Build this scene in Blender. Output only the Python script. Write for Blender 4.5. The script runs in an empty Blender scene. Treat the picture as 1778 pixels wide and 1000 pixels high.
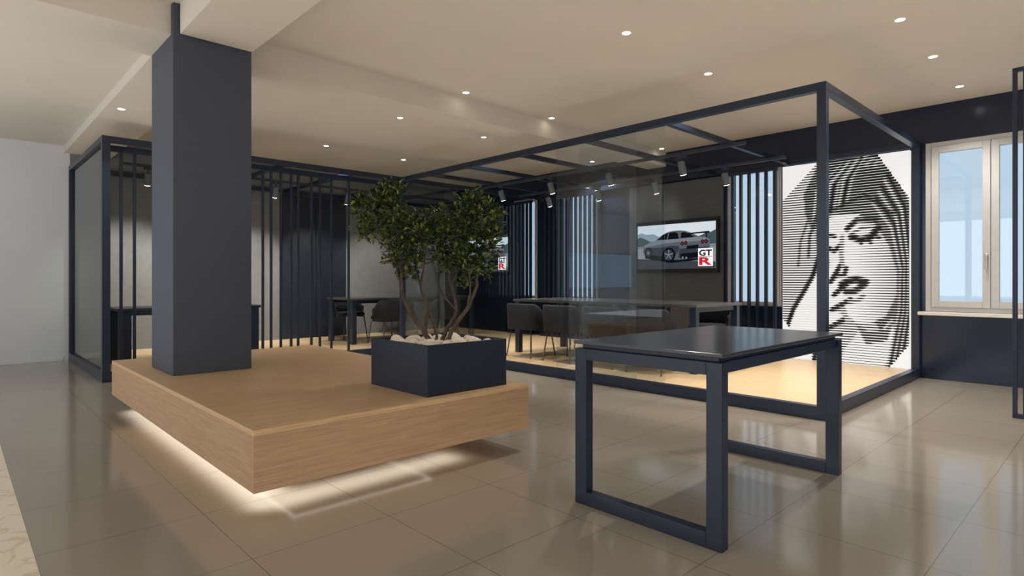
import bpy, bmesh, math, random
from mathutils import Vector, Matrix
random.seed(7)
C = bpy.context.scene.collection
R = math.radians
sc = bpy.context.scene
sc.view_settings.view_transform = 'Standard'
sc.view_settings.look = 'None'
sc.view_settings.exposure = 0.0

# ------------------------------------------------------------------ materials
def lin(c):
    return tuple(((v/255)/12.92 if v/255 <= .04045 else ((v/255+.055)/1.055)**2.4) for v in c) + (1,)
def newmat(name):
    m = bpy.data.materials.new(name); m.use_nodes = True
    nt = m.node_tree; b = nt.nodes['Principled BSDF']
    return m, nt, b
def mat(name, col, rough=.5, metal=0, var=.12, scale=8, emit=None, es=0, spec=.5, stretch=None, bump=0):
    m, nt, b = newmat(name)
    c = lin(col)
    tc = nt.nodes.new('ShaderNodeTexCoord'); mp = nt.nodes.new('ShaderNodeMapping')
    if stretch: mp.inputs['Scale'].default_value = stretch
    nz = nt.nodes.new('ShaderNodeTexNoise'); nz.inputs['Scale'].default_value = scale; nz.inputs['Detail'].default_value = 4
    nt.links.new(tc.outputs['Object'], mp.inputs['Vector']); nt.links.new(mp.outputs['Vector'], nz.inputs['Vector'])
    rp = nt.nodes.new('ShaderNodeValToRGB')
    rp.color_ramp.elements[0].position = .3; rp.color_ramp.elements[1].position = .7
    rp.color_ramp.elements[0].color = tuple(v*(1-var) for v in c[:3]) + (1,)
    rp.color_ramp.elements[1].color = tuple(min(1, v*(1+var)) for v in c[:3]) + (1,)
    nt.links.new(nz.outputs['Fac'], rp.inputs['Fac']); nt.links.new(rp.outputs['Color'], b.inputs['Base Color'])
    b.inputs['Roughness'].default_value = rough; b.inputs['Metallic'].default_value = metal
    b.inputs['Specular IOR Level'].default_value = spec
    if emit:
        b.inputs['Emission Color'].default_value = lin(emit); b.inputs['Emission Strength'].default_value = es
    if bump:
        bp = nt.nodes.new('ShaderNodeBump'); bp.inputs['Strength'].default_value = bump; bp.inputs['Distance'].default_value = .01
        nt.links.new(nz.outputs['Fac'], bp.inputs['Height']); nt.links.new(bp.outputs['Normal'], b.inputs['Normal'])
    return m
def wood(name, c0, c1, stretch, rough=.45):
    m, nt, b = newmat(name)
    tc = nt.nodes.new('ShaderNodeTexCoord'); mp = nt.nodes.new('ShaderNodeMapping'); mp.inputs['Scale'].default_value = stretch
    nz = nt.nodes.new('ShaderNodeTexNoise'); nz.inputs['Scale'].default_value = 3.0; nz.inputs['Detail'].default_value = 8; nz.inputs['Roughness'].default_value = .65
    nz.inputs['Distortion'].default_value = .2
    rp = nt.nodes.new('ShaderNodeValToRGB'); rp.color_ramp.elements[0].position = .34; rp.color_ramp.elements[1].position = .62
    rp.color_ramp.elements[0].color = lin(c0); rp.color_ramp.elements[1].color = lin(c1)
    nt.links.new(tc.outputs['Object'], mp.inputs['Vector']); nt.links.new(mp.outputs['Vector'], nz.inputs['Vector'])
    nt.links.new(nz.outputs['Fac'], rp.inputs['Fac']); nt.links.new(rp.outputs['Color'], b.inputs['Base Color'])
    b.inputs['Roughness'].default_value = rough
    return m
def glassmat(name, tint, f0=.05, rough=0.0):
    m = bpy.data.materials.new(name); m.use_nodes = True; nt = m.node_tree; nt.nodes.clear()
    out = nt.nodes.new('ShaderNodeOutputMaterial'); mix = nt.nodes.new('ShaderNodeMixShader')
    tr = nt.nodes.new('ShaderNodeBsdfTransparent'); tr.inputs['Color'].default_value = tuple(tint) + (1,)
    gl = nt.nodes.new('ShaderNodeBsdfGlossy'); gl.inputs['Roughness'].default_value = rough
    lw = nt.nodes.new('ShaderNodeLayerWeight'); lw.inputs['Blend'].default_value = .5
    pw = nt.nodes.new('ShaderNodeMath'); pw.operation = 'POWER'; pw.inputs[1].default_value = 5
    ml = nt.nodes.new('ShaderNodeMath'); ml.operation = 'MULTIPLY_ADD'; ml.inputs[1].default_value = 1-f0; ml.inputs[2].default_value = f0
    nt.links.new(lw.outputs['Facing'], pw.inputs[0]); nt.links.new(pw.outputs[0], ml.inputs[0])
    nt.links.new(ml.outputs[0], mix.inputs['Fac']); nt.links.new(tr.outputs[0], mix.inputs[1]); nt.links.new(gl.outputs[0], mix.inputs[2])
    nt.links.new(mix.outputs[0], out.inputs['Surface'])
    return m
def tilemat():
    m, nt, b = newmat('floor_tile')
    N = nt.nodes.new; L = nt.links.new
    tc = N('ShaderNodeTexCoord'); sp = N('ShaderNodeSeparateXYZ'); L(tc.outputs['Object'], sp.inputs[0])
    def edge(sock, off):
        s = N('ShaderNodeMath'); s.operation = 'SUBTRACT'; L(sock, s.inputs[0]); s.inputs[1].default_value = off
        p = N('ShaderNodeMath'); p.operation = 'PINGPONG'; L(s.outputs[0], p.inputs[0]); p.inputs[1].default_value = .29
        q = N('ShaderNodeMath'); q.operation = 'LESS_THAN'; L(p.outputs[0], q.inputs[0]); q.inputs[1].default_value = .0014
        return q.outputs[0]
    mx = N('ShaderNodeMath'); mx.operation = 'MAXIMUM'; L(edge(sp.outputs['X'], .23), mx.inputs[0]); L(edge(sp.outputs['Y'], .5), mx.inputs[1])
    nz = N('ShaderNodeTexNoise'); nz.inputs['Scale'].default_value = 1.2; nz.inputs['Detail'].default_value = 3; L(tc.outputs['Object'], nz.inputs['Vector'])
    rp = N('ShaderNodeValToRGB'); rp.color_ramp.elements[0].color = lin((150,142,130)); rp.color_ramp.elements[1].color = lin((156,148,136))
    rp.color_ramp.elements[0].position = .3; rp.color_ramp.elements[1].position = .7
    L(nz.outputs['Fac'], rp.inputs['Fac'])
    mix = N('ShaderNodeMix'); mix.data_type = 'RGBA'; L(mx.outputs[0], mix.inputs['Factor']); L(rp.outputs['Color'], mix.inputs['A']); mix.inputs['B'].default_value = lin((96,90,83))
    L(mix.outputs['Result'], b.inputs['Base Color'])
    b.inputs['Roughness'].default_value = .12
    b.inputs['Specular IOR Level'].default_value = .8
    return m
def marblemat():
    m, nt, b = newmat('floor_marble'); N = nt.nodes.new; L = nt.links.new
    tc = N('ShaderNodeTexCoord'); nz = N('ShaderNodeTexNoise'); nz.inputs['Scale'].default_value = 2.6; nz.inputs['Detail'].default_value = 9; nz.inputs['Distortion'].default_value = 1.6
    L(tc.outputs['Object'], nz.inputs['Vector'])
    rp = N('ShaderNodeValToRGB'); e = rp.color_ramp.elements
    e[0].position = .475; e[0].color = lin((236,226,208)); e[1].position = .525; e[1].color = lin((236,226,208))
    k = e.new(.5); k.color = lin((212,196,172))
    L(nz.outputs['Fac'], rp.inputs['Fac']); L(rp.outputs['Color'], b.inputs['Base Color']); b.inputs['Roughness'].default_value = .15
    return m
def leafmat():
    m, nt, b = newmat('tree_leaf'); N = nt.nodes.new; L = nt.links.new
    g = N('ShaderNodeNewGeometry'); rp = N('ShaderNodeValToRGB'); e = rp.color_ramp.elements
    e[0].color = lin((22,36,18)); e[1].color = lin((124,138,54)); k = e.new(.66); k.color = lin((50,70,30))
    L(g.outputs['Random Per Island'], rp.inputs['Fac']); L(rp.outputs['Color'], b.inputs['Base Color']); b.inputs['Roughness'].default_value = .38
    return m
M = {}
M['navy'] = mat('navy_metal', (28,40,60), .34, .0, .06)
M['pillar'] = mat('charcoal_paint', (64,72,88), .5, 0, .06, 60)
M['navy_wall'] = mat('navy_wall', (25,36,60), .2, 0, .06, 3)
M['ceil'] = mat('ceiling_paint', (213,207,198), .85, 0, .02, 2)
M['white'] = mat('white_paint', (216,219,225), .8, 0, .02, 2)
M['grey_plaster'] = mat('grey_plaster', (120,123,126), .75, 0, .06, 14, bump=.1)
M['grey_lines'] = mat('grey_brushed_panel', (82,86,90), .6, 0, .2, 6, stretch=(1,1,14))
M['dark_panel'] = mat('dark_panel', (32,40,53), .35, 0, .1, 5)
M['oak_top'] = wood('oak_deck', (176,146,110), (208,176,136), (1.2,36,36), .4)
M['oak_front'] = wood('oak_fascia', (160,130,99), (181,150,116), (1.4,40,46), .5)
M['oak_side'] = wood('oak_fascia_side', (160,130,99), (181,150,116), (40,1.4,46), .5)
M['oak_floor'] = wood('oak_floor', (200,172,132), (226,200,160), (20,1.2,20), .35)
M['tile'] = tilemat(); M['marble'] = marblemat(); M['leaf'] = leafmat()
M['glass'] = glassmat('clear_glass', (.93,.96,.98), .05)
M['glass_inner'] = glassmat('partition_glass', (.91,.94,.955), .06)
M['glass_smoke'] = glassmat('smoked_glass', (.48,.52,.48), .05)
M['wglass'] = glassmat('window_glass', (.96,.98,.99), .05)
M['winframe'] = mat('window_frame', (202,203,204), .45, 0, .03, 12)
M['sill'] = mat('window_sill_white', (226,224,220), .4, 0, .03)
M['chrome'] = mat('brushed_metal', (190,186,178), .3, 1, .05)
M['legmetal'] = mat('chair_leg_metal', (112,112,114), .4, .9, .05)
M['black_gloss'] = mat('black_glass_top', (54,60,71), .22, 0, .05, spec=.8)
M['black'] = mat('black_plastic', (18,20,26), .4, 0, .08)
M['track'] = mat('track_aluminium', (50,58,72), .4, .1, .05)
M['spot_grey'] = mat('spot_grey', (104,112,120), .45, .2, .05)
M['soil'] = mat('soil', (52,40,30), .95, 0, .4, 40, bump=.6)
M['stone'] = mat('white_stone', (230,219,204), .7, 0, .1, 18, bump=.2)
M['bark'] = mat('bark', (82,70,60), .85, 0, .4, 30, stretch=(1,1,.3), bump=.8)
M['chair'] = mat('dark_upholstery', (27,31,40), .8, 0, .15, 60)
M['tabletop_wood'] = mat('dark_table_top', (76,76,76), .2, 0, .03, 10)
M['led'] = mat('led_strip', (255,250,240), .5, emit=(255,248,236), es=.7)
M['lamp'] = mat('lamp_lens', (255,245,225), .5, emit=(255,244,228), es=14)
M['lampring'] = mat('lamp_ring', (220,208,190), .5)
M['mural_white'] = mat('mural_backlit_white', (120,120,120), .5, 0, .01, emit=(248,247,246), es=.82)
M['mural_ink'] = mat('mural_ink', (8,11,20), .6, 0, .05)
def em(name, col, s=1.0):
    return mat(name, tuple(int(v*.08) for v in col), .5, 0, .02, emit=col, es=s, spec=.05)

# ------------------------------------------------------------------ mesh building
class MB:
    def __init__(s): s.v=[]; s.f=[]; s.mi=[]
    def add(s, vs, fs, mi=0):
        o=len(s.v); s.v += [Vector(v) for v in vs]
        for f in fs: s.f.append([o+i for i in f]); s.mi.append(mi)
        return s
    def box(s, x0,x1,y0,y1,z0,z1, mi=0):
        x0,x1=min(x0,x1),max(x0,x1); y0,y1=min(y0,y1),max(y0,y1); z0,z1=min(z0,z1),max(z0,z1)
        vs=[(x0,y0,z0),(x1,y0,z0),(x1,y1,z0),(x0,y1,z0),(x0,y0,z1),(x1,y0,z1),(x1,y1,z1),(x0,y1,z1)]
        return s.add(vs,[(0,3,2,1),(4,5,6,7),(0,1,5,4),(1,2,6,5),(2,3,7,6),(3,0,4,7)],mi)
    def tube(s, pts, rads, n=10, mi=0, cap=True):
        pts=[Vector(p) for p in pts]; rings=[]; prev=None
        for i,p in enumerate(pts):
            d=(pts[min(i+1,len(pts)-1)]-pts[max(i-1,0)]).normalized()
            a = prev if prev is not None else (Vector((1,0,0)) if abs(d.x)<.8 else Vector((0,1,0)))
            u=(a-d*a.dot(d)).normalized(); w=d.cross(u); prev=u
            rings.append([p+(u*math.cos(2*math.pi*k/n)+w*math.sin(2*math.pi*k/n))*rads[i] for k in range(n)])
        vs=[v for r in rings for v in r]; fs=[]
        for i in range(len(pts)-1):
            for k in range(n):
                fs.append((i*n+k,i*n+(k+1)%n,(i+1)*n+(k+1)%n,(i+1)*n+k))
        if cap: fs.append(tuple(reversed(range(n)))); fs.append(tuple((len(pts)-1)*n+k for k in range(n)))
        return s.add(vs,fs,mi)
    def build(s, name, m, parent=None, bevel=0, smooth=False, off=None):
        me=bpy.data.meshes.new(name); o=bpy.data.objects.new(name, me); C.objects.link(o)
        base=Vector((0,0,0)); p=parent
        while p is not None: base += p.location; p=p.parent
        if off is not None: base = base + Vector(off); o.location=off
        me.from_pydata([v-base for v in s.v],[],s.f)
        ms = m if isinstance(m,(list,tuple)) else [m]
        for k in ms: me.materials.append(M[k] if isinstance(k,str) else k)
        for i,pl in enumerate(me.polygons):
            pl.material_index=s.mi[i]; pl.use_smooth=smooth
        me.validate(); me.update()
        if parent is not None: o.parent=parent
        if bevel:
            b=o.modifiers.new('bevel','BEVEL'); b.width=bevel; b.segments=2; b.limit_method='ANGLE'
        return o
def box(name,m,parent,x0,x1,y0,y1,z0,z1,bevel=0):
    return MB().box(x0,x1,y0,y1,z0,z1).build(name,m,parent,bevel)
def tag(o,label,cat,group=None):
    o['label']=label; o['category']=cat
    if group: o['group']=group
    return o
def thing(name,label,cat,loc=(0,0,0),group=None):
    o=bpy.data.objects.new(name,None); C.objects.link(o); o.location=loc; o.empty_display_size=.1
    return tag(o,label,cat,group)
def struct(o): o['kind']='structure'; return o
def copy_tree(o,parent=None):
    c=o.copy(); C.objects.link(c)
    if parent is not None: c.parent=parent
    for ch in list(o.children): copy_tree(ch,c)
    return c

# ------------------------------------------------------------------ camera (photograph: 1778 x 1000, level view)
F=1026.0; H=1.03; TH=R(46.4)
cam=bpy.data.cameras.new('camera'); co=bpy.data.objects.new('camera',cam); C.objects.link(co)
co.location=(0,0,H); co.rotation_euler=(R(90),0,TH-R(90))
cam.sensor_width=36; cam.lens=36*F/1778; cam.shift_y=-14/1778; cam.clip_start=.05
sc.camera=co
ct,st=math.cos(TH),math.sin(TH)

XW=7.42; YB=9.4; ZC=2.85
# ------------------------------------------------------------------ setting
struct(MB().box(.23,XW+.25,-5,YB+.2,-.1,0).build('floor','tile'))
struct(MB().box(-5,.23,-5,YB+.2,-.1,0).build('floor_marble','marble'))
cb=MB().box(-5,XW+.25,-5,YB+.2,ZC,ZC+.12)
cb.box(1.10,1.56,-5,4.32,2.65,ZC)             # beam towards the viewer
cb.box(1.06,1.56,4.90,YB,2.65,ZC)             # beam away from the pillar
cb.box(1.56,XW,4.60,4.90,2.65,ZC)             # beam across the room
cb.box(-5,1.06,4.38,4.90,2.65,ZC)             # beam to the left
cb.box(-5,1.06,4.90,YB,2.74,ZC)               # lowered bay at left
struct(cb.build('ceiling','ceil'))
# window wall with openings
wins=[(.42,1.50),(2.98,3.68),(5.80,6.58),(7.15,7.75)]
ZS,ZH=.70,2.46
wb=MB(); y=-5
for a,b in wins:
    wb.box(XW,XW+.25,y,a,0,ZC); wb.box(XW,XW+.25,a,b,0,ZS); wb.box(XW,XW+.25,a,b,ZH,ZC); y=b
wb.box(XW,XW+.25,y,YB+.2,0,ZC)
struct(wb.build('wall_right','navy_wall'))
for n,(a,b) in enumerate(wins):
    w=bpy.data.objects.new('window_%d'%(n+1),None); C.objects.link(w); w.location=(XW,(a+b)/2,ZS); struct(w)
    x0,x1=XW+.005,XW+.07; t=.05 if n==0 else .025
    f=MB().box(x0,x1,a,a+t,ZS,ZH).box(x0,x1,b-t,b,ZS,ZH).box(x0,x1,a+t,b-t,ZS,ZS+t).box(x0,x1,a+t,b-t,ZH-t,ZH)
    f.build('window_frame','winframe',w,.004)
    mid=(a+b)/2
    if n==0:
        sw=.065; parts=((a+t,mid),(mid,b-t))
    else:
        sw=.03; parts=((a+t,b-t),)
    for (p,q) in parts:
        sx0,sx1=XW-.012,XW+.05
        s=MB().box(sx0,sx1,p+.004,p+sw,ZS+t,ZH-t).box(sx0,sx1,q-sw,q-.004,ZS+t,ZH-t).box(sx0,sx1,p+sw,q-sw,ZS+t,ZS+t+sw).box(sx0,sx1,p+sw,q-sw,ZH-t-sw,ZH-t)
        so=s.build('sash','winframe',w,.004)
        MB().box(XW+.015,XW+.027,p+sw,q-sw,ZS+t+sw,ZH-t-sw).build('pane','wglass',so)
        if n==0 and p==mid:
            hy = p+sw/2
            MB().box(XW-.03,XW-.012,hy-.013,hy+.013,1.22,1.29).box(XW-.05,XW-.03,hy-.009,hy+.009,1.13,1.27).build('handle','chrome',so,.003)
    if n==0:
        MB().box(XW-.10,XW+.005,a-.05,b+.05,ZS-.035,ZS).build('window_sill','sill',w,.006)
# rear walls
wx0,wx1,wz0,wz1=-4.4,-1.4,.78,1.75
wl=MB().box(-5,wx0,YB,YB+.2,0,ZC).box(wx0,wx1,YB,YB+.2,0,wz0).box(wx0,wx1,YB,YB+.2,wz1,ZC).box(wx1,1.12,YB,YB+.2,0,ZC)
struct(wl.build('wall_back','white'))
w=bpy.data.objects.new('window_5',None); C.objects.link(w); w.location=(-2.9,YB,wz0); struct(w)
f=MB()
for k in range(2):
    xx=wx0+k*(wx1-wx0-.05); f.box(xx,xx+.05,YB+.02,YB+.09,wz0,wz1)
f.box(wx0,wx1,YB+.02,YB+.09,wz0,wz0+.05).box(wx0,wx1,YB+.02,YB+.09,wz1-.05,wz1)
f.build('window_frame','winframe',w); MB().box(wx0,wx1,YB+.05,YB+.06,wz0,wz1).build('pane','wglass',w)
struct(MB().box(1.12,XW,YB,YB+.2,0,ZC).build('wall_back_booth','grey_plaster'))
struct(MB().box(-5.2,-5,-5.2,YB+.2,0,ZC).build('wall_left','white'))
struct(MB().box(-5.2,XW+.25,-5.2,-5,0,ZC).build('wall_front','white'))
struct(MB().box(-5,1.05,YB-.008,YB,0,.05).build('baseboard_back','white',None,.003))
struct(MB().box(XW-.012,XW,-5,1.53,0,.07).build('baseboard_right','navy_wall',None,.003))

# ------------------------------------------------------------------ pillar and floating platform
box('pillar','pillar',None,1.06,1.56,4.33,4.89,.40,ZC,.003)
tag(bpy.data.objects['pillar'],'square charcoal pillar standing on the wooden platform and reaching the ceiling','pillar')
PX0,PX1,PY0,PY1=.92,2.55,2.53,5.50
t=thing('floating_platform','floating oak platform with glowing underside carrying the pillar and planter','platform',(1.7,3.9,0))
box('deck','oak_top',t,PX0,PX1,PY0,PY1,.375,.40,.002)
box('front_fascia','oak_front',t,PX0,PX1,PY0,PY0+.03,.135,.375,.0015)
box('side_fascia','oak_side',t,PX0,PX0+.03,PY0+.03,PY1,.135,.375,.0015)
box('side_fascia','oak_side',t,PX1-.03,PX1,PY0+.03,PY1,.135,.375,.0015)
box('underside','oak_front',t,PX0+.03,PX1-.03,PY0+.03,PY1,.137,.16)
box('plinth','black',t,PX0+.65,PX1-.65,PY0+.75,PY1-.3,0,.137)
MB().box(PX0+.30,PX1-.50,PY0+.30,PY0+.315,.130,.137).build('led_strip','led',t)
MB().box(PX0+.30,PX0+.315,PY0+.33,PY1-.2,.130,.137).build('led_strip','led',t)
MB().box(PX1-.515,PX1-.50,PY0+.33,PY1-.2,.130,.137).build('led_strip','led',t)
def area(loc,rot,sx,sy,e,col=(1,.8,.56),spread=180):
    l=bpy.data.lights.new('area_lamp','AREA'); l.shape='RECTANGLE'; l.size=sx; l.size_y=sy; l.energy=e; l.color=col; l.spread=R(spread)
    o=bpy.data.objects.new('area_lamp',l); C.objects.link(o); o.location=loc; o.rotation_euler=rot; return o
W=(1,.975,.92)
for a in (area((PX0+.68,PY0+.22,.134),(0,0,0),1.10,.20,1.6,W,90), area((PX0+.17,(PY0+PY1)/2+.05,.134),(0,0,0),.20,2.75,5.8,W,80)):
    a.visible_glossy=False

# ------------------------------------------------------------------ planter, stones, tree
QX0,QX1,QY0,QY1=1.85,2.43,2.60,3.18; zt=.678; ZSOIL=.632
t=thing('planter','square navy planter box of white stones on the platform corner','planter',((QX0+QX1)/2,(QY0+QY1)/2,.40))
b=MB().box(QX0,QX1,QY0,QY0+.02,.40,zt).box(QX0,QX1,QY1-.02,QY1,.40,zt).box(QX0,QX0+.02,QY0+.02,QY1-.02,.40,zt).box(QX1-.02,QX1,QY0+.02,QY1-.02,.40,zt).box(QX0+.02,QX1-.02,QY0+.02,QY1-.02,.40,.42)
b.build('box_body','navy',t,.002)
box('soil','soil',t,QX0+.02,QX1-.02,QY0+.02,QY1-.02,.42,ZSOIL)
protos=[]
for k in range(5):
    bm=bmesh.new(); bmesh.ops.create_icosphere(bm,subdivisions=3,radius=1)
    rr=random.Random(k); ph=[rr.uniform(0,6) for _ in range(6)]
    for v in bm.verts:
        n=v.co.normalized()
        v.co=n*(1+.14*math.sin(3*n.x+ph[0])+.12*math.sin(4*n.y+ph[1])+.1*math.sin(5*n.z+ph[2]))
        v.co.x*=1.15; v.co.z*=.66
    me=bpy.data.meshes.new('pebble'); bm.to_mesh(me); bm.free(); me.materials.append(M['stone'])
    for p in me.polygons: p.use_smooth=True
    protos.append(me)
placed=[]; cx,cy=(QX0+QX1)/2,(QY0+QY1)/2; tries=0
while len(placed)<46 and tries<12000:
    tries+=1
    r=random.uniform(.034,.050) if tries<4000 else random.uniform(.020,.032)
    x=random.uniform(QX0+.025+r*1.25,QX1-.025-r*1.25); y=random.uniform(QY0+.025+r*1.25,QY1-.025-r*1.25)
    if math.hypot(x-cx,y-cy)<.06+r: continue
    if any(math.hypot(x-a,y-b)<(r+q)*1.16 for a,b,q in placed): continue
    placed.append((x,y,r))
for i,(x,y,r) in enumerate(placed):
    o=bpy.data.objects.new('pebble',protos[i%5]); C.objects.link(o)
    o.location=(x,y,ZSOIL+r*.68); o.scale=(r,r,r); o.rotation_euler=(0,0,random.uniform(0,6))
    tag(o,'rounded white stone lying on the soil of the navy planter','stone','white stones in the planter')
# tree, measured in a frame of its own: a = metres to the side, c = metres in depth, z up
tc=Vector((cx,cy,0)); ra=Vector((st,-ct,0)); fa=Vector((ct,st,0)); PXM=.003485
def TP(px,py,c=0): return tc+ra*((px-760)*PXM)+fa*c+Vector((0,0,1.03+(486-py)*PXM))
tree=thing('bonsai_tree','small multi-trunk green leafy tree growing in the navy planter','tree',(cx,cy,ZSOIL))
tr=MB()
def branch(pts,r0,r1,n=9):
    P=[TP(*p) for p in pts]; out=[]
    for i in range(len(P)-1):
        for k in range(5):
            u=k/5; p0=P[max(i-1,0)]; p1=P[i]; p2=P[i+1]; p3=P[min(i+2,len(P)-1)]
            q=.5*((2*p1)+(p2-p0)*u+(2*p0-5*p1+4*p2-p3)*u*u+(3*p1-p0-3*p2+p3)*u**3)
            out.append(q+Vector((random.uniform(-.005,.005),random.uniform(-.005,.005),0)))
    out.append(P[-1]); m=len(out)-1
    tr.tube(out,[.9*(r0+(r1-r0)*(i/m)**.7)*random.uniform(.9,1.1) for i in range(m+1)],n)
branch([(748,604,-.02),(736,575,-.02),(716,545,-.04),(700,510,-.05),(692,470,-.04),(676,420,-.02),(664,375,0),(658,345,.01),(674,316,.02)],.022,.004)
branch([(744,602,.01),(736,570,.02),(740,535,.03),(728,500,.03),(716,450,.05),(706,400,.06)],.017,.004)
branch([(756,602,.03),(752,570,.05),(738,535,.07),(726,495,.08),(734,450,.07)],.013,.003)
branch([(764,604,.0),(772,575,.01),(790,540,.03),(780,495,.04),(772,450,.03),(760,400,.02)],.018,.004)
branch([(770,604,-.02),(786,570,-.03),(810,535,-.05),(826,495,-.04),(828,440,-.02),(824,385,0),(818,345,0)],.020,.004)
branch([(700,510,-.05),(700,475,-.1),(690,430,-.1)],.009,.003); branch([(676,420,-.02),(650,390,.03),(624,358,.04)],.007,.002)
branch([(692,470,-.04),(668,430,-.02),(640,400,-.04)],.007,.002); branch([(790,540,.03),(762,505,.06),(748,460,.08)],.008,.003)
branch([(828,460,-.03),(848,420,-.05),(858,378,-.03)],.008,.002); branch([(810,535,-.05),(818,490,-.09),(812,450,-.1)],.008,.003)
branch([(780,495,.04),(800,440,.08),(806,385,.08)],.008,.002); branch([(728,500,.03),(738,440,.0),(742,415,.0)],.007,.003)
tr.build('trunk','bark',tree,0,True)
blobs=[(680,328,20,14,0,.07),(660,344,26,14,0,.09),(640,352,30,13,.02,.08),(622,362,14,12,.04,.06),(650,384,26,15,0,.10),(636,404,20,11,-.03,.07),(686,372,18,22,-.03,.09),
 (684,410,22,20,-.05,.10),(706,392,18,20,.05,.09),(728,380,18,15,.05,.08),(736,408,16,17,.0,.08),(712,424,24,18,.03,.10),(694,446,22,14,-.08,.08),(720,452,15,14,.03,.08),(708,474,16,10,-.04,.06),
 (766,372,18,13,.02,.07),(757,396,17,16,.02,.09),(776,410,18,16,.04,.09),(760,436,16,14,.06,.09),(782,442,20,15,.03,.09),(772,464,14,9,.04,.06),
 (818,346,20,13,0,.08),(804,366,22,15,.06,.09),(834,364,20,14,0,.08),(856,376,14,14,-.03,.07),(812,392,24,16,.05,.10),(846,398,22,15,-.04,.09),(822,418,28,16,-.02,.11),(850,424,15,14,-.05,.07),(804,440,18,14,-.06,.09),(836,446,22,15,-.03,.09),(816,468,20,13,-.06,.08),(842,470,12,10,-.02,.06),(806,490,12,9,-.07,.05)]
lf=MB(); wts=[(b[2]*b[3]*b[5])**.75 for b in blobs]
for i in range(4900):
    bx,by,rx,ry,c0,rc=random.choices(blobs,wts)[0]
    while True:
        u,v,w=[random.uniform(-1,1) for _ in range(3)]
        if u*u+v*v+w*w<1.0: break
    k_=1.08 if random.random()>.26 else 1.55
    p=TP(bx+u*rx*k_,by+v*ry*k_,c0+w*rc)
    d=(ra*u*.8+fa*w*.8+Vector((0,0,-v*.6+.35))+Vector([random.uniform(-.8,.8) for _ in range(3)])).normalized()
    sd=d.cross(Vector([random.uniform(-.6,.6),random.uniform(-.6,.6),1])).normalized(); nn=sd.cross(d)
    L_=random.uniform(.022,.042); wd=L_*.28
    lf.add([p,p+d*L_*.35+sd*wd+nn*.003,p+d*L_*.72+sd*wd*.75+nn*.002,p+d*L_-nn*.004,p+d*L_*.72-sd*wd*.75+nn*.002,p+d*L_*.35-sd*wd+nn*.003,p+d*L_*.55-nn*.002],
           [(0,1,6),(1,2,6),(2,3,6),(3,4,6),(4,5,6),(5,0,6)])
lf.build('foliage','leaf',tree,0,False)

# ------------------------------------------------------------------ foreground table
TX0,TX1,TY0,TY1=2.10,3.44,1.06,1.79
t=thing('glass_top_table','dark table with glossy black top and loop frame legs in the foreground','table',((TX0+TX1)/2,(TY0+TY1)/2,0))
box('tabletop','black_gloss',t,TX0,TX1,TY0,TY1,.735,.75,.003)
box('under_panel','navy',t,TX0+.03,TX1-.03,TY0+.03,TY1-.03,.715,.735,.002)
for x0 in (TX0+.005,TX1-.055):
    x1=x0+.05
    MB().box(x0,x1,TY0+.005,TY0+.07,0,.715).build('leg','navy',t,.002)
    MB().box(x0,x1,TY1-.07,TY1-.005,0,.715).build('leg','navy',t,.002)
    MB().box(x0,x1,TY0+.07,TY1-.07,0,.06).build('foot_rail','navy',t,.002)
    MB().box(x0,x1,TY0+.07,TY1-.07,.665,.715).build('cross_rail','navy',t,.002)
for y0 in (TY0+.02,TY1-.06):
    MB().box(TX0+.055,TX1-.055,y0,y0+.04,.67,.715).build('long_rail','navy',t,.002)

# ------------------------------------------------------------------ glass meeting rooms
BX=4.65; BY=1.57; LY=7.13; LX=1.14; ZT=2.48; w2=.032
t=thing('glass_meeting_room','large glass meeting room framed in dark metal, with the screen and mural','glass room',(6.0,4.3,0))
for (x,y) in ((BX,BY),(XW-.04,BY),(BX,LY)):
    box('post','navy',t,x-w2,x+w2,y-w2,y+w2,.10,ZT-.06,.002)
box('top_rail','navy',t,BX-w2,BX+w2,BY-w2,LY+w2,ZT-.06,ZT,.002)
box('top_rail','navy',t,BX+w2,XW-.003,BY-w2,BY+w2,ZT-.06,ZT,.002)
box('top_rail','navy',t,BX+w2,XW-.003,LY-w2,LY+w2,ZT-.06,ZT,.002)
box('top_rail','navy',t,XW-.065,XW-.003,BY+w2,LY-w2,ZT-.06,ZT,.002)
box('bottom_rail','navy',t,BX-w2,BX+w2,BY-w2,LY+w2,0,.10,.002)
box('bottom_rail','navy',t,BX+w2,XW-.003,BY-w2,BY+w2,0,.10,.002)
for y in (2.90,3.85,4.80,5.75,6.55):
    box('roof_bar','navy',t,BX+w2,XW-.065,y-.025,y+.025,ZT-.05,ZT,.002)
# sliding panes pushed together: the bay at the front corner and the middle bay stand open
MB().box(BX-.005,BX+.005,3.20,4.20,.10,ZT-.06).build('glass_pane','glass',t)
MB().box(BX+.012,BX+.022,2.907,3.90,.10,ZT-.06).build('glass_pane','glass',t)
MB().box(BX-.005,BX+.005,6.15,LY-w2,.10,ZT-.06).build('glass_pane','glass_inner',t)
MB().box(BX+w2,XW-.07,LY-.005,LY+.005,.08,ZT-.06).build('glass_pane','glass_inner',t)
fd=MB().box(BX+w2,XW-.003,BY+w2,YB-.003,0,.08).box(LX+.036,BX+w2,LY+w2+.001,YB-.003,0,.08)
struct(fd.build('floor_deck','oak_floor'))
t=thing('slatted_glass_room','smaller glass room at left with hanging dark vertical bars','glass room',(2.9,8.2,0))
for (x,y) in ((LX,LY),(LX,YB-.04)):
    box('post','navy',t,x-.035,x+.035,y-.035,y+.035,.10,ZT-.06,.002)
box('top_rail','navy',t,LX-.035,BX-w2-.001,LY-w2,LY+w2,ZT-.06,ZT,.002)
box('top_rail','navy',t,LX-.035,LX+.035,LY+w2,YB-.004,ZT-.06,ZT,.002)
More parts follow.
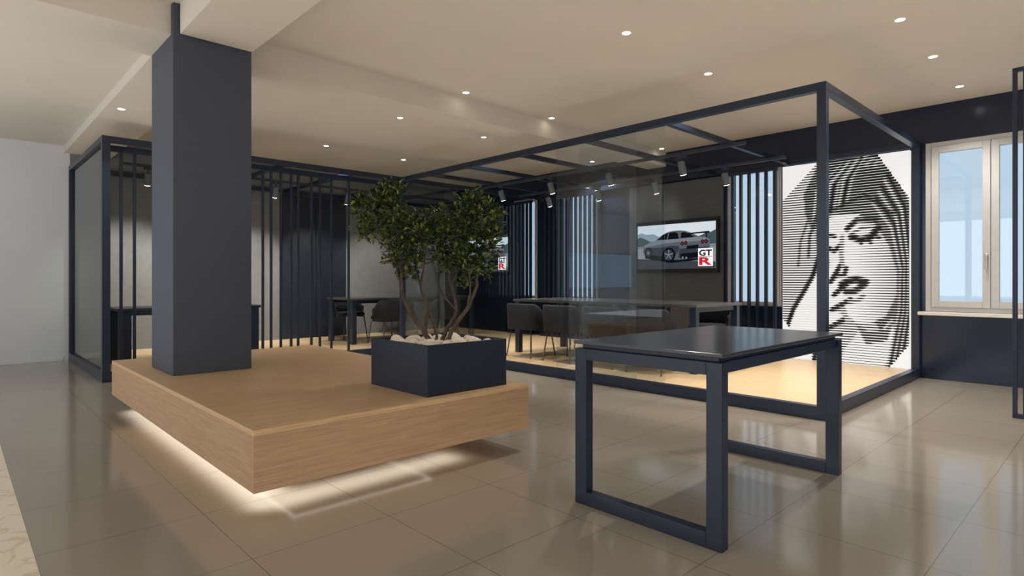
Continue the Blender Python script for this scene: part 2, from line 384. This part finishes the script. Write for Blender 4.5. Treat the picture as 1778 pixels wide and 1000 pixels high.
box('top_rail','navy',t,LX+.035,XW-.004,YB-.06,YB-.004,ZT-.06,ZT,.002)
box('bottom_rail','navy',t,LX-.035,BX-w2-.001,LY-w2,LY+w2,0,.10,.002)
box('bottom_rail','navy',t,LX-.035,LX+.035,LY+w2,YB-.004,0,.10,.002)
for x in (2.1,3.0,3.9,4.9,5.8,6.7):
    box('roof_bar','navy',t,x-.02,x+.02,LY+w2+.001,YB-.061,ZT-.05,ZT,.002)
box('bar_carrier','navy',t,LX+.036,BX-.04,7.26,7.32,ZT-.12,ZT-.06,.002)
for x in (1.30,1.42,1.95,2.12,2.76,2.86,2.98,3.11,3.20,3.375,3.49,3.65,3.90):
    box('hanging_bar','navy',t,x-.014,x+.014,7.278,7.302,.08,ZT-.12,.002)
MB().box(LX-.005,LX+.005,LY+.037,YB-.077,.10,ZT-.06).build('glass_pane','glass_smoke',t)
# dark door-like panel on the rear wall
t=thing('wall_cladding_panel','tall dark panel on the rear wall behind the hanging bars','wall panel',(4.4,YB,.08))
for k in range(2):
    box('panel','dark_panel',t,3.86+k*.56,4.40+k*.56,YB-.04,YB-.002,.08,2.40,.003)
# grey lined panel behind the screen
o=box('wall_feature_panel','grey_lines',None,XW-.04,XW-.002,3.72,5.2,.08,2.40,.003)
tag(o,'grey lined wall panel behind the large car screen','wall panel')
# slat screens in front of windows
def slats(y0,y1,step,label,x=XW-.10,hw=.016):
    s=thing('slat_screen',label,'slat screen',(x,(y0+y1)/2,.08),'vertical slat screens along the window wall')
    b=MB(); y=y0
    while y<=y1+1e-4: b.box(x-.02,x+.02,y-hw,y+hw,.12,2.37); y+=step
    b.build('slat','navy',s)
    box('slat_rail','navy',s,x-.025,x+.025,y0-.03,y1+.03,2.37,2.41,.002); box('slat_rail','navy',s,x-.025,x+.025,y0-.03,y1+.03,.08,.12,.002)
slats(3.02,3.66,.107,'vertical dark slat screen between the mural and the large screen')
slats(5.72,6.95,.095,'wide dark slat screen left of the large screen, bright window behind',hw=.018)
slats(7.22,7.75,.09,'narrow dark slat screen in the far room next to the small screen',hw=.018)

# ------------------------------------------------------------------ mural
MY0,MY1,MZ0,MZ1=1.625,2.944,.085,2.405; MXs=7.36
t=thing('backlit_mural','tall backlit black and white striped portrait panel at the window wall','mural',(MXs,(MY0+MY1)/2,.08))
box('light_box','mural_white',t,MXs,XW-.004,MY0,MY1,MZ0,MZ1,.002)
def MP(px,py):
    u=(px-889)/F; d=MXs/(ct+st*u); return (MY1-d*(st-ct*u), MZ1-(H-(py-486)/F*d-0))   # metres from left, metres from top
hexa=[MP(*p) for p in ((1358,350),(1432,268),(1520,262),(1586,352),(1586,592),(1535,650),(1428,650),(1358,552))]
def inside(x,y,poly):
    r=False; n=len(poly)
    for i in range(n):
        (xa,ya),(xb,yb)=poly[i],poly[i-1]
        if (ya>y)!=(yb>y) and x<(xb-xa)*(y-ya)/(yb-ya)+xa: r=not r
    return r
def sstep(a,b,x):
    k=max(0,min(1,(x-a)/(b-a))); return k*k*(3-2*k)
strokes=[]; fills=[]
K=.0063   # metres of panel per photo pixel, about
TILT=R(-16); ca_,sa_=math.cos(TILT),math.sin(TILT)
def rot(p,s=.84):
    dx,dy=(p[0]-1500)*s,(p[1]-455)*s
    return (1497+dx*ca_-dy*sa_, 452+dx*sa_+dy*ca_)
def fill(val,*pts,tilt=0,grad=0): fills.append((val,[MP(*(rot(p,tilt) if tilt else p)) for p in pts],grad))
def stroke(val,w,*pts,tilt=0): strokes.append((val,w*K,[MP(*(rot(p,tilt) if tilt else p)) for p in pts]))
FACE=((1440,366),(1462,352),(1490,352),(1516,360),(1545,385),(1562,440),(1563,500),(1548,545),(1515,580),(1478,585),(1452,574),(1440,556),(1440,534),(1446,520),(1438,508),(1442,496),(1436,484),(1442,474),(1426,462),(1434,430),(1440,408),(1432,388))
fill(.40,(1350,330),(1600,255),(1600,660),(1350,660))
# big hair on top, falling loosely to the right and behind the face
fill(.74,(1398,372),(1396,338),(1432,262),(1522,256),(1562,310),(1586,372),(1586,520),(1580,560),(1570,600),(1548,652),(1522,652),(1530,610),(1540,560),(1530,500),(1500,400),(1470,370),(1440,372),(1424,384),(1412,404))
fill(.70,(1440,360),(1500,330),(1560,372),(1578,450),(1572,540),(1540,590),(1520,560),(1500,400))
fill(.10,*FACE,tilt=.84,grad=.44)
# neck, shoulder
fill(.20,(1492,574),(1530,574),(1550,552),(1556,600),(1528,652),(1440,652),(1466,606))
fill(.62,(1486,562),(1508,576),(1536,572),(1556,548),(1540,592),(1504,598))
# hand and forearm coming up from the lower left to the mouth
HX=((1360,585),(1378,536),(1396,506),(1412,478),(1422,446),(1432,440),(1436,456),(1428,482),(1452,452),(1461,458),(1442,490),(1472,478),(1477,487),(1448,512),(1476,510),(1477,520),(1444,538),(1464,546),(1463,556),(1434,572),(1418,606),(1406,652),(1372,640))
fill(.02,*HX,grad=.10)
for seg in (HX[0:5],HX[5:8],HX[9:11],HX[12:14],HX[15:17],HX[18:22]): stroke(.97,5,*seg)
for s in ((.90,6,(1488,384),(1512,372),(1550,382)),(.98,7,(1492,402),(1508,413),(1530,414),(1550,400)),(.6,3,(1494,396),(1520,390),(1546,394)),(.95,3,(1536,412),(1548,420)),(.95,3,(1520,414),(1528,425)),(.95,3,(1506,412),(1508,421)),
          (.85,4,(1438,392),(1448,386),(1460,392)),(.95,5,(1440,412),(1450,420),(1464,414)),
          (.45,5,(1474,396),(1462,430),(1458,456)),(.85,5,(1440,470),(1456,474),(1464,462)),
          (.95,8,(1446,492),(1462,488),(1478,490),(1494,500)),(.88,7,(1450,508),(1468,512),(1490,504)),(.5,5,(1450,530),(1470,532),(1482,526))): stroke(*s,tilt=.84)
# loose strands
for k in range(9):
    a=k/8
    stroke((.42,.95,.5)[k%3],2.6,(1412+58*a,388-34*a),(1418+62*a,330-22*a),(1462+40*a,286-14*a),(1520+16*a,290-6*a))
for k in range(6):
    a=k/5
    stroke((.4,.95)[k%2],2.6,(1515+26*a,352-50*a),(1548+22*a,396-40*a),(1565+16*a,470-20*a),(1562+18*a,540),(1540+24*a,640))
for s in ((.9,3,(1440,368),(1500,338),(1552,372)),(.8,3,(1418,372),(1406,410),(1404,446)),(.75,2.5,(1404,380),(1390,420),(1386,462)),(.75,2.5,(1430,362),(1420,392),(1419,420))): stroke(*s)
def segd(x,y,a,b):
    dx,dy=b[0]-a[0],b[1]-a[1]; k=max(0,min(1,((x-a[0])*dx+(y-a[1])*dy)/(dx*dx+dy*dy+1e-9)))
    return math.hypot(x-a[0]-k*dx,y-a[1]-k*dy)
boxes=[(min(q[0] for q in p)-w*1.2,max(q[0] for q in p)+w*1.2,min(q[1] for q in p)-w*1.2,max(q[1] for q in p)+w*1.2) for _,w,p in strokes]
def tone(x,y):
    v=.40
    for val,p,g in fills:
        if inside(x,y,p):
            v=val
            if g:
                xs_=[q[0] for q in p]; k=(x-min(xs_))/(max(xs_)-min(xs_)); v=val+g*max(0,k-.45)*1.3
    for (val,w,p),bb in zip(strokes,boxes):
        if x<bb[0] or x>bb[1] or y<bb[2] or y>bb[3]: continue
        d=min(segd(x,y,p[i],p[i+1]) for i in range(len(p)-1))
        k=1-sstep(w*.4,w*1.1,d); v=v*(1-k)+val*k
    return v
st_=MB(); rows=80; pitch=(MZ1-MZ0)/rows; NC=140; wM=MY1-MY0
for r in range(rows):
    yy=(r+.5)*pitch; prev=None
    for c in range(NC+1):
        xx=min(max(c/NC*wM,.004),wM-.004)
        cur=None
        if inside(xx,yy,hexa):
            tv_=(2*tone(xx,yy)+tone(xx-.012,yy)+tone(xx+.012,yy)+tone(xx,yy-.010)+tone(xx,yy+.010))/6
            h=pitch*.5*min(.99,max(.05,tv_*1.08+.02)); cur=(MY1-xx,MZ1-yy,h)
        if prev and cur:
            st_.add([(MXs-.003,prev[0],prev[1]-prev[2]),(MXs-.003,cur[0],cur[1]-cur[2]),(MXs-.003,cur[0],cur[1]+cur[2]),(MXs-.003,prev[0],prev[1]+prev[2])],[(0,1,2,3)])
        prev=cur
st_.build('printed_portrait','mural_ink',t)

# ------------------------------------------------------------------ television with its picture
def text_mesh(s):
    cu=bpy.data.curves.new('t','FONT'); cu.body=s; cu.resolution_u=6; cu.offset=.035
    o=bpy.data.objects.new('t',cu); C.objects.link(o)
    dg=bpy.context.evaluated_depsgraph_get(); dg.update()
    me=bpy.data.meshes.new_from_object(o.evaluated_get(dg)); vs=[v.co.copy() for v in me.vertices]; fs=[list(p.vertices) for p in me.polygons]
    bpy.data.objects.remove(o); bpy.data.meshes.remove(me)
    x0=min(v.x for v in vs); x1=max(v.x for v in vs); y0=min(v.y for v in vs); y1=max(v.y for v in vs)
    return [((v.x-x0)/(x1-x0),(v.y-y0)/(y1-y0)) for v in vs],fs
VY0,VY1,VZ0,VZ1=3.755,5.02,1.13,1.865; VX=7.30
tv=thing('television','large wall screen showing a silver sports car, right of the slat screen','television',(VX,(VY0+VY1)/2,VZ0),'screens showing the silver car')
box('casing','black',tv,VX,XW-.05,VY0,VY1,VZ0,VZ1,.004)
box('wall_bracket','black',tv,XW-.05,XW-.041,4.2,4.6,1.35,1.65)
pal=[em('screen_sky',(210,220,226)),em('screen_hill',(62,82,80)),em('screen_road',(134,140,143)),em('screen_road_dark',(58,62,66)),em('car_silver',(84,91,101)),em('car_shade',(50,56,65)),em('car_dark',(12,15,20)),em('car_red',(130,30,34)),em('logo_white',(240,240,240),1.1),em('logo_black',(20,20,22)),em('logo_red',(206,32,44)),em('screen_hill_far',(140,156,168)),em('car_light',(116,124,134))]
sw,sh=VY1-VY0-.05,VZ1-VZ0-.11; layer=[0]
pc=MB()
def SP(a,b,k): return (VX-.0006-.0004*k,VY1-.025-a*sw,VZ0+.055+b*sh)
def smooth_poly(pts,n=4):
    out=[]; m=len(pts)
    for i in range(m):
        p0,p1,p2,p3=pts[i-1],pts[i],pts[(i+1)%m],pts[(i+2)%m]
        for k in range(n):
            u=k/n
            out.append(tuple(.5*((2*p1[j])+(p2[j]-p0[j])*u+(2*p0[j]-5*p1[j]+4*p2[j]-p3[j])*u*u+(3*p1[j]-p0[j]-3*p2[j]+p3[j])*u**3) for j in (0,1)))
    return out
def poly(pts,mi,smooth=False):
    if smooth: pts=smooth_poly(pts)
    layer[0]+=1; pc.add([SP(a,b,layer[0]) for a,b in pts],[list(range(len(pts)))],mi)
def disc(a,b,r,mi,sq=.86): poly([(a+r*sq*math.cos(k*math.pi/12)*.51,b+r*math.sin(k*math.pi/12)) for k in range(24)],mi)
poly([(0,0),(1,0),(1,1),(0,1)],0)
poly([(0,.45),(0,.80),(.05,.84),(.10,.80),(.16,.79),(.22,.80),(.30,.72),(.40,.60),(.40,.45)],11)
poly([(0,.45),(0,.70),(.03,.74),(.07,.72),(.11,.69),(.16,.64),(.26,.60),(.30,.45)],1)
poly([(.74,.45),(.80,.70),(.84,.72),(.88,.76),(.94,.77),(1,.82),(1,.45)],1)
poly([(0,.0),(1,0),(1,.52),(0,.52)],2)
poly([(0,.52),(1,.50),(1,.46),(0,.47)],12)
poly([(0,0),(1,0),(1,.14),(.6,.18),(0,.24)],3)
# the car: seen from behind and its left, nose to the left
poly([(.10,.25),(.45,.13),(.90,.20),(.95,.30),(.5,.34),(.12,.34)],6)
poly([(.085,.36),(.085,.48),(.10,.545),(.16,.60),(.25,.645),(.33,.755),(.42,.825),(.53,.845),(.64,.825),(.73,.755),(.80,.70),(.90,.665),(.93,.58),(.925,.38),(.88,.25),(.66,.21),(.50,.20),(.44,.28),(.22,.31)],4,True)
poly([(.10,.545),(.16,.60),(.25,.645),(.54,.655),(.56,.60),(.34,.565),(.11,.50)],12,True)
poly([(.12,.46),(.30,.485),(.55,.50),(.52,.31),(.44,.28),(.22,.31),(.12,.36)],5,True)
poly([(.265,.655),(.335,.75),(.41,.803),(.505,.815),(.54,.79),(.555,.665)],6)
poly([(.415,.80),(.43,.80),(.415,.66),(.40,.66)],4)
poly([(.58,.675),(.585,.795),(.635,.80),(.705,.735),(.76,.685)],6)
poly([(.565,.655),(.79,.685),(.90,.66),(.925,.60),(.90,.60),(.57,.58)],12)
poly([(.565,.44),(.925,.47),(.92,.38),(.88,.27),(.66,.225),(.55,.24)],5)
poly([(.58,.33),(.87,.36),(.85,.25),(.66,.21),(.575,.23)],6)
poly([(.655,.50),(.80,.515),(.80,.44),(.655,.425)],6)
poly([(.67,.775),(.925,.795),(.935,.77),(.925,.755),(.67,.75)],6)
poly([(.70,.76),(.712,.76),(.72,.69),(.705,.69)],6); poly([(.885,.77),(.897,.77),(.905,.65),(.892,.65)],6)
for a,bb in ((.60,.555),(.645,.56),(.85,.575),(.893,.578)): disc(a,bb,.046,6); disc(a,bb,.026,7)
disc(.155,.37,.125,6); disc(.155,.37,.09,5); disc(.155,.37,.035,12)
disc(.43,.31,.165,6,1.0); disc(.43,.31,.12,5,1.0)
for k in range(5):
    an=k*2*math.pi/5+.3; ca,sa=math.cos(an),math.sin(an)
    poly([(.43-.010*sa*.51,.31+.014*ca),(.43+.115*ca*.51-.006*sa,.31+.115*sa+.010*ca),(.43+.115*ca*.51+.006*sa,.31+.115*sa-.010*ca),(.43+.010*sa*.51,.31-.014*ca)],12)
disc(.61,.245,.028,12); disc(.655,.235,.028,12)
poly([(.80,.05),(.975,.05),(.975,.43),(.80,.43)],8)
def ptext(s,a0,a1,b0,b1,mi):
    vs,fs=text_mesh(s); layer[0]+=1
    pc.add([SP(a0+(a1-a0)*x,b0+(b1-b0)*y,layer[0]) for x,y in vs],fs,mi)
ptext('GT',.812,.963,.265,.40,9); ptext('R',.812,.963,.07,.238,10)
poly([(.808,.245),(.967,.245),(.967,.255),(.808,.255)],9)
pc.build('screen',pal,tv)
tv2=copy_tree(tv); tv2.location=(VX+.038,8.42,VZ0); tv2['label']='smaller-looking screen with the same car deep in the far room, right of the tree'

# ------------------------------------------------------------------ furniture in the glass rooms
def slab_table(name,label,x0,x1,y0,y1,z0,zt,top,legs='navy',lw=.07):
    t=thing(name,label,'table',((x0+x1)/2,(y0+y1)/2,z0))
    box('tabletop',top,t,x0,x1,y0,y1,zt-.03,zt,.003)
    for (a,b) in ((x0+.02,y0+.02),(x1-.02-lw,y0+.02),(x0+.02,y1-.02-lw),(x1-.02-lw,y1-.02-lw)):
        box('leg',legs,t,a,a+lw,b,b+lw,z0,zt-.03,.002)
    box('apron',legs,t,x0+.04,x1-.04,y0+.02+lw*.3,y0+.02+lw*.6,zt-.08,zt-.03)
    box('apron',legs,t,x0+.04,x1-.04,y1-.02-lw*.6,y1-.02-lw*.3,zt-.08,zt-.03)
    return t
slab_table('conference_table','long conference table inside the large glass room',5.40,6.40,3.00,5.65,.08,.78,'tabletop_wood')
slab_table('meeting_table','meeting table in the far room seen behind the tree',4.25,6.60,7.85,8.65,.08,.76,'tabletop_wood')
slab_table('desk','dark desk behind the pillar in the left glass room',1.30,2.80,7.45,8.15,.08,.72,'navy',lw=.11)
ch=thing('armchair','x','chair',(0,0,0),'upholstered chairs in the glass rooms')
bm=MB()
def roundbox(b,hx,hy,z0,z1,n=20,p=4):
    vs=[];
    for z,sc_ in ((z0,.9),(z0+.02,1),(z1-.025,1),(z1,.88)):
        for k in range(n):
            a=2*math.pi*k/n; cc,ss=math.cos(a),math.sin(a); r=(abs(cc)**p+abs(ss)**p)**(-1/p)
            vs.append((hx*sc_*r*cc,hy*sc_*r*ss,z))
    fs=[(i*n+k,i*n+(k+1)%n,(i+1)*n+(k+1)%n,(i+1)*n+k) for i in range(3) for k in range(n)]
    fs+=[tuple(reversed(range(n))),tuple(3*n+k for k in range(n))]; b.add(vs,fs)
roundbox(bm,.215,.215,.36,.43); bm.build('seat','chair',ch,0,True)
sh_=MB(); n=26; rings=[]
for k in range(n+1):
    a=R(172)+R(196)*k/n           # wraps from left arm round the back (-y) to the right arm
    e=abs(k/n-.5)*2; ztop=.66-.13*sstep(.5,1,e)
    cc,ss=math.cos(a),math.sin(a); pq=5; r=(abs(cc)**pq+abs(ss)**pq)**(-1/pq)
    ro,ri=.248*r,.216*r
    rings.append([(ro*.95*cc,ro*.95*ss,.34),(ro*1.0*cc,ro*1.0*ss,ztop-.02),((ro-.012)*cc,(ro-.012)*ss,ztop),((ri+.01)*cc,(ri+.01)*ss,ztop),(ri*cc,ri*ss,ztop-.02),(ri*.97*cc,ri*.97*ss,.34)])
vs=[v for r in rings for v in r]; fs=[]
for k in range(n):
    for j in range(6): fs.append((k*6+j,(k+1)*6+j,(k+1)*6+(j+1)%6,k*6+(j+1)%6))
fs.append((5,4,3,2,1,0)); fs.append(tuple(n*6+j for j in range(6)))
sh_.add(vs,fs); sh_.build('backrest','chair',ch,0,True)
for sx in (-1,1):
    for sy in (-1,1):
        MB().tube([(sx*.17,sy*.17,.37),(sx*.21,sy*.22,0)],[.010,.008],8).build('leg','legmetal',ch,0,True)
spots=[(5.28,3.40,-90,'dark tub chair at the near side of the conference table, closest to the foreground table'),
 (5.28,3.99,-90,'dark tub chair at the near side of the conference table, second from the foreground table'),
 (5.28,4.58,-90,'dark tub chair at the near side of the conference table, third from the foreground table'),
 (5.28,5.20,-90,'dark tub chair at the near side of the conference table, closest to the tree'),
 (6.52,3.45,90,'dark tub chair across the conference table, just left of the mural'),
 (6.52,4.32,90,'dark tub chair across the conference table, below the large screen'),
 (6.52,5.15,90,'dark tub chair across the conference table, at its far left corner'),
 (4.75,7.68,0,'dark tub chair at the near left of the meeting table behind the tree'),
 (5.75,7.68,0,'dark tub chair at the near right of the meeting table behind the tree'),
 (4.75,8.86,180,'dark tub chair at the far left of the meeting table behind the tree'),
 (5.75,8.86,180,'dark tub chair at the far right of the meeting table behind the tree')]
for i,(x,y,a,lb) in enumerate(spots):
    o=ch if i==0 else copy_tree(ch)
    o.location=(x,y,.08); o.rotation_euler=(0,0,R(a)); o['label']=lb

# ------------------------------------------------------------------ spare frame at the right edge
t=thing('partition_frame','slim dark metal frame standing at the right edge, before the window','partition frame',(5.77,.40,0))
for y in (.605,.545,.10,.04):
    box('post','navy',t,5.75,5.79,y-.014,y+.014,.03,2.58,.002)
box('top_rail','navy',t,5.75,5.79,.026,.619,2.58,2.61,.002); box('bottom_rail','navy',t,5.75,5.79,.026,.619,0,.03,.002)

# ------------------------------------------------------------------ lamps
LC=(1,.92,.80)
def spot(loc,target,e,size=95,blend=.8,col=LC,rad=.03):
    l=bpy.data.lights.new('spot_lamp','SPOT'); l.energy=e; l.spot_size=R(size); l.spot_blend=blend; l.color=col; l.shadow_soft_size=rad
    o=bpy.data.objects.new('spot_lamp',l); C.objects.link(o); o.location=loc
    o.rotation_euler=(Vector(target)-Vector(loc)).to_track_quat('-Z','Y').to_euler(); return o
dl=[(3.61,2.57,'recessed ceiling downlight above the foreground table, at the top centre of the photo'),
 (4.845,2.58,'recessed ceiling downlight just in front of the glass room roof corner'),
 (4.81,1.12,'recessed ceiling downlight nearest the viewer in the row at upper right'),
 (5.80,1.12,'second recessed ceiling downlight in the row at upper right'),
 (6.87,1.12,'recessed ceiling downlight of the upper right row closest to the window wall'),
 (3.63,4.46,'recessed ceiling downlight just in front of the ceiling beam, above the tree'),
 (4.90,4.50,'recessed ceiling downlight in front of the beam over the glass room edge'),
 (3.66,5.66,'recessed ceiling downlight behind the beam, above and left of the tree top'),
 (4.93,5.70,'recessed ceiling downlight behind the beam over the glass room edge'),
 (3.70,7.54,'recessed ceiling downlight above the hanging bars, right of the pillar'),
 (4.97,7.60,'recessed ceiling downlight at the inner corner of the two glass rooms'),
 (1.18,6.60,'recessed downlight in the beam left of the pillar, before the left glass room'),
 (7.15,4.50,'recessed ceiling downlight deep over the glass room near the large screen'),
 (7.15,5.72,'recessed ceiling downlight deep over the glass room above the wide slat screen')]
d0=None
for i,(x,y,lb) in enumerate(dl):
    zc=2.65 if i==11 else ZC
    if i==0:
        d0=thing('downlight',lb,'downlight',(x,y,ZC),'recessed ceiling downlights')
        bm=MB(); n=24
        vs=[(x+r*math.cos(2*math.pi*k/n),y+r*math.sin(2*math.pi*k/n),z) for (r,z) in ((.040,ZC-.0005),(.038,ZC-.005),(.032,ZC-.005),(.030,ZC-.0005)) for k in range(n)]
        bm.add(vs,[(j*n+k,j*n+(k+1)%n,(j+1)*n+(k+1)%n,(j+1)*n+k) for j in range(3) for k in range(n)]); bm.build('trim_ring','lampring',d0,0,True)
        MB().tube([(x,y,ZC-.0005),(x,y,ZC-.004)],[.030,.030],24).build('lens','lamp',d0); o=d0
    else:
        o=copy_tree(d0); o.location=(x,y,zc); o['label']=lb
    near_beam = i in (5,6,12)
    spot((x,y,zc-.02),(x,y,0),(98 if i!=11 else 45) if not near_beam else 70,112 if not near_beam else 44,.95)
# tracks
def track(name,label,p0,p1):
    o=MB().box(p0[0]-.018,p1[0]+.018,p0[1]-.018,p1[1]+.018,ZT-.085,ZT-.052).build(name,'track',None,.002)
    return tag(o,label,'track rail')
track('track_rail','lighting track nearer the glass front of the large glass room',(5.8,2.7),(5.8,6.95))
track('track_rail','lighting track nearer the window wall in the large glass room',(6.8,2.7),(6.8,6.95))
track('track_rail','lighting track across the left glass room behind the hanging bars',(1.5,8.25),(6.3,8.25))
s0=thing('track_spotlight','x','spotlight',(0,0,0),'spotlights on the lighting tracks')
MB().box(-.02,.02,-.045,.045,-.03,0).build('adapter','track',s0,.003)
MB().tube([(0,0,-.03),(0,0,-.09)],[.008,.008],8).build('stem','track',s0)
dd=Vector((.40,0,-1)).normalized(); p=Vector((-.02,0,-.07))
hd=MB().tube([p,p+dd*.02,p+dd*.15],[.034,.04,.04],20).build('lamp_head','spot_grey',s0,.002,False)
MB().tube([p+dd*.1505,p+dd*.153],[.033,.033],20).build('lens','lamp',hd)
ordn=['first','second','third','fourth']; first=True
for x,nm in ((5.8,'nearer the glass front'),(6.8,'nearer the window wall')):
    for i,y in enumerate((3.40,4.38,5.34,6.31)):
        o=s0 if first else copy_tree(s0); first=False
        o.location=(x,y,ZT-.085); o['label']='%s spotlight from the mural end on the track %s'%(ordn[i],nm)
        e=o.location+Vector((.075,0,-.235)); spot(e,e+Vector((-.25,-.25 if i==0 else 0,-1)),60,72,.7)
spot((5.9,2.3,2.40),(5.9,2.2,0),70,85,.8)
for i,x in enumerate((1.75,2.55,3.3,4.4,5.4)):
    o=copy_tree(s0); o.location=(x,8.25,ZT-.085); o.rotation_euler=(0,0,R(90)); o['label']='%s spotlight from the left on the track behind the hanging bars'%(ordn+['fifth'])[i]
    e=o.location+Vector((0,.075,-.235)); spot(e,e+Vector((0,.70,-1)),95 if i<3 else 55,84,.8)
# added unseen fill lamps standing in for floor bounce, front light and left daylight
fb=area((1.2,1.2,.02),(R(180),0,0),12.2,12.2,225,(1,.91,.79)); fb.visible_glossy=False
area((1.5,-3.0,2.6),(R(20),0,0),5,3,118,(1,.94,.87))
area((-2.0,6.6,.30),(R(180),0,0),2.6,3.4,24,(.93,.96,1))  # added uplight brightening the left ceiling and wall
area((-4.6,4.5,1.6),(0,R(-90),0),2.0,5.0,82,(.85,.92,1))

# ------------------------------------------------------------------ world: even pale overcast daylight
wd=bpy.data.worlds.new('world'); sc.world=wd; wd.use_nodes=True; nt=wd.node_tree
bg=nt.nodes['Background']; tc_=nt.nodes.new('ShaderNodeTexCoord'); sp_=nt.nodes.new('ShaderNodeSeparateXYZ'); rp=nt.nodes.new('ShaderNodeValToRGB')
nt.links.new(tc_.outputs['Generated'],sp_.inputs[0]); nt.links.new(sp_.outputs['Z'],rp.inputs['Fac']); nt.links.new(rp.outputs['Color'],bg.inputs['Color'])
rp.color_ramp.elements[0].position=0; rp.color_ramp.elements[0].color=lin((188,208,225)); rp.color_ramp.elements[1].position=.6; rp.color_ramp.elements[1].color=lin((184,206,226))
bg.inputs['Strength'].default_value=1.15
